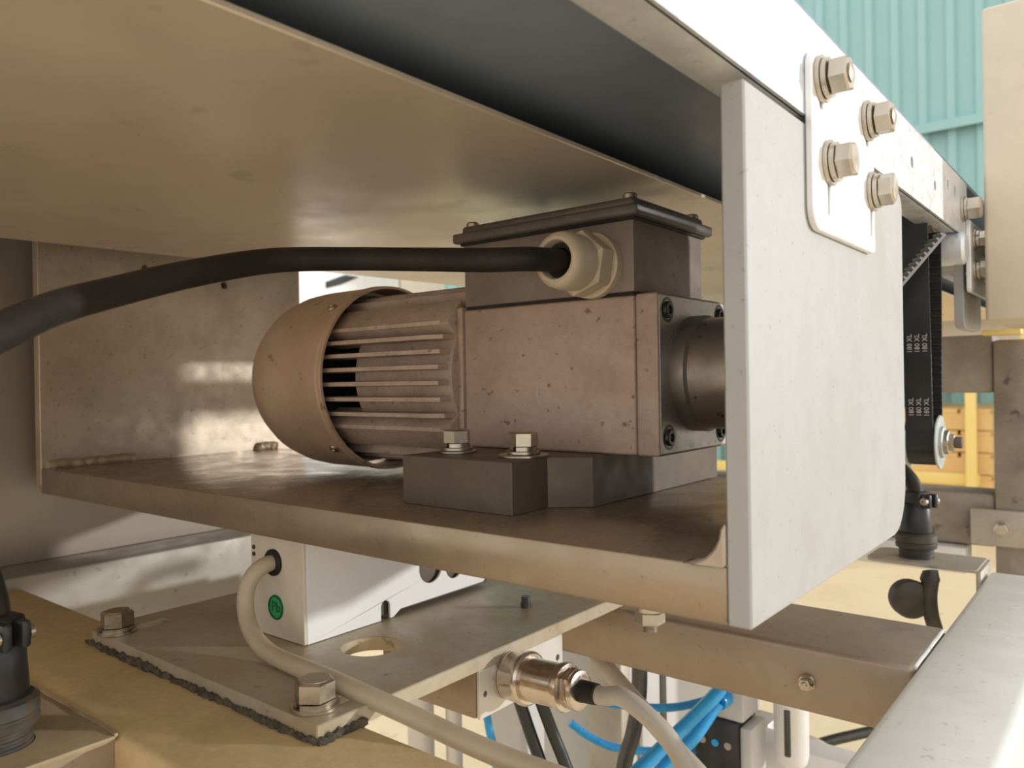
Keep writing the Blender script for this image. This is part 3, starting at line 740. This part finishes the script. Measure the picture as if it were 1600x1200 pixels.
# ================================================================== LOWER BACKGROUND UNDER THE PLATE
def post(x, y, w, z1, m, label):
    t = thing('support_leg', label, 'leg', (x, y, -700))
    obj('leg_tube', rbox(x - w/2, x + w/2, y - w/2, y + w/2, -692, z1, 2), m, t)
    obj('foot_plate', rbox(x - w, x + w, y - w, y + w, -700, -692, 2), m, t)
    return t
post(-352, 312, 36, -69, 'lightgrey', 'light grey square leg behind the two black cables')
p2 = thing('support_leg', 'round silver leg half hidden behind the beige cable', 'leg', (-442, 284, -700))
obj('leg_tube', lathe([(-690, 13), (-70, 13)], (-447, 280, 0), (0, 0, 1), 28), 'silver', p2)
obj('leg_rod', lathe([(-690, 8), (-70, 8)], (-418, 296, 0), (0, 0, 1), 24), 'silver', p2)
obj('foot_plate', rbox(-480, -400, 250, 325, -700, -690, 2), 'silver', p2)
cb = thing('control_cabinet', 'light grey control cabinet low behind the brown cross tube', 'cabinet', (-370, 520, -700))
obj('cabinet_body', rbox(-430, -312, 440, 640, -700, -128, 4), 'lightgrey', cb)
obj('door', rbox(-312, -306, 462, 632, -690, -140, 3), 'lightgrey', cb)
obj('hinge_post', rbox(-345, -306, 420, 440, -700, -128, 2), 'dull_plate', cb)
obj('door_gasket', rbox(-306.5, -304.5, 500, 512, -690, -140), 'bolt_dark', cb)
obj('black_cable', tube([(-254, 180, -94), (-251, 183, -130), (-244, 188, -160), (-236, 194, -190), (-226, 202, -230), (-206, 214, -320), (-190, 220, -690)], 4.5, 14, 6), 'black', label='left of the two black cables dropping beside the light grey leg', cat='cable')
obj('black_cable', tube([(-243, 190, -94), (-240, 193, -130), (-232, 198, -160), (-223, 205, -190), (-212, 214, -230), (-186, 232, -320), (-150, 250, -690)], 4.5, 14, 6), 'black', label='right of the two black cables dropping beside the light grey leg', cat='cable')
obj('dark_cable', tube([(-221, 311, -60), (-221, 310, -145), (-222, 309, -178), (-226, 306, -206), (-234, 300, -250), (-240, 290, -400), (-240, 280, -690)], 6.5, 14, 6), 'bolt_dark', label='dark cable hanging in front of the grey cabinet', cat='cable')
obj('air_tube', tube([(-326, 226, -100), (-322, 228, -160), (-318, 231, -194), (-316, 234, -212), (-305, 250, -290), (-260, 300, -400)], 3.4, 12, 6), 'blue', label='blue air tube dropping alone beside the light grey leg', cat='tube')
obj('air_tube', tube([(-300, 322, -190), (-289, 331, -199), (-269, 347, -206), (-242, 369, -210), (-222, 385, -209), (-196, 400, -200)], 3.6, 12, 6), 'blue', label='upper blue air tube looping in front of the grey cabinet', cat='tube')
obj('air_tube', tube([(-300, 322, -222), (-289, 331, -233), (-274, 343, -243), (-256, 358, -248), (-238, 372, -249), (-200, 392, -246)], 3.6, 12, 6), 'blue', label='lower blue air tube looping in front of the grey cabinet', cat='tube')
obj('air_tube', tube([(-161, 334, -161), (-164, 329, -167), (-179, 305, -187), (-193, 280, -205), (-206, 257, -223), (-230, 215, -270), (-240, 190, -400)], 5.4, 14, 6), 'blue', label='thick blue air tube slanting from the upper fitting of the valve', cat='tube')
obj('air_tube', tube([(-168, 342, -178), (-171, 337, -184), (-177, 318, -199), (-187, 298, -213), (-198, 276, -231), (-220, 235, -280), (-230, 205, -420)], 5.4, 14, 6), 'blue', label='thick blue air tube slanting from the lower fitting of the valve', cat='tube')
vb = thing('pneumatic_valve', 'black and grey pneumatic valve block with blue tube fittings', 'valve', (-165, 372, -270))
obj('valve_body', rbox(-194, -156, 352, 392, -262, -196, 2), 'black', vb)
obj('valve_cap', rbox(-176, -152, 354, 392, -196, -166, 2), 'lightgrey', vb)
obj('coil', rbox(-156, -146, 356, 388, -262, -200, 2), 'lightgrey', vb)
for p in ((-161, 338, -161), (-168, 346, -178)):
    obj('tube_fitting', lathe([(-2, 7), (6, 7.4), (16, 7), (18, 5)], p, (.1, .9, .05), 20), 'blue', vb)
for k in range(3):
    obj('button', lathe([(0, 3), (1.6, 3), (1.6, 0)], (-186 + 11 * k, 352, -216), (0, -1, 0), 14), 'blue' if k == 1 else 'dull_plate', vb)
fl = thing('air_filter', 'white air filter bowl hanging below the brown cross tube', 'filter', (-125, 388, -236))
obj('filter_head', rbox(-140, -110, 373, 403, -150, -120, 3), 'lightgrey', fl)
obj('bowl', lathe([(-234, 0), (-234, 9), (-231, 12), (-224, 13.6), (-150, 14)], (-125, 388, 0), (0, 0, 1), 32), 'white', fl)
obj('sight_slot', rbox(-126, -121, 373.4, 376, -222, -184, 1), 'bolt_dark', fl)
obj('drain_tip', lathe([(-242, 0), (-242, 3.5), (-234, 4.5)], (-125, 388, 0), (0, 0, 1), 18), 'blue', fl)
obj('shelf_rail', rbox(-200, -20, 420, 450, -272, -236, 3), 'white', label='white horizontal rail under the air filter bowl', cat='rail')
post(-40, 470, 30, -237, 'silver', 'silver leg under the white rail on the right')
post(-185, 470, 30, -237, 'silver', 'silver leg under the white rail near the valve')
obj('floor_cable', tube([(-230, 640, -360), (-197, 661, -341), (-163, 689, -330), (-128, 717, -324), (-80, 740, -330), (-20, 760, -420), (20, 760, -690)], 6, 12, 6), 'bolt_dark', label='dark cable arching behind the air filter', cat='cable')
obj('floor_cable', tube([(-230, 590, -300), (-183, 608, -310), (-165, 624, -324), (-148, 637, -337), (-120, 650, -380), (-100, 660, -690)], 4.5, 12, 6), 'grey_cable', label='thin grey cable dropping behind the white rail', cat='cable')

# ================================================================== FAR LEFT, SEEN ABOVE THE MOTOR
wc = thing('white_cabinet', 'bright white cabinet seen through the gap above the motor', 'cabinet', (-2700, 1900, -700))
obj('cabinet_body', rbox(-2900, -2500, 1450, 2180, -700, 1000, 6), 'white', wc)
obj('dark_handle', plate([(1772, 478), (1838, 497), (1936, 538), (1866, 541), (1772, 505)], [], 'x', -2500, -2490), 'rubber', wc)
obj('packing_crate', rbox(-2900, -2500, 2190, 2480, -700, 620, 8), 'cream', label='pale cream crate beyond the white cabinet', cat='crate')
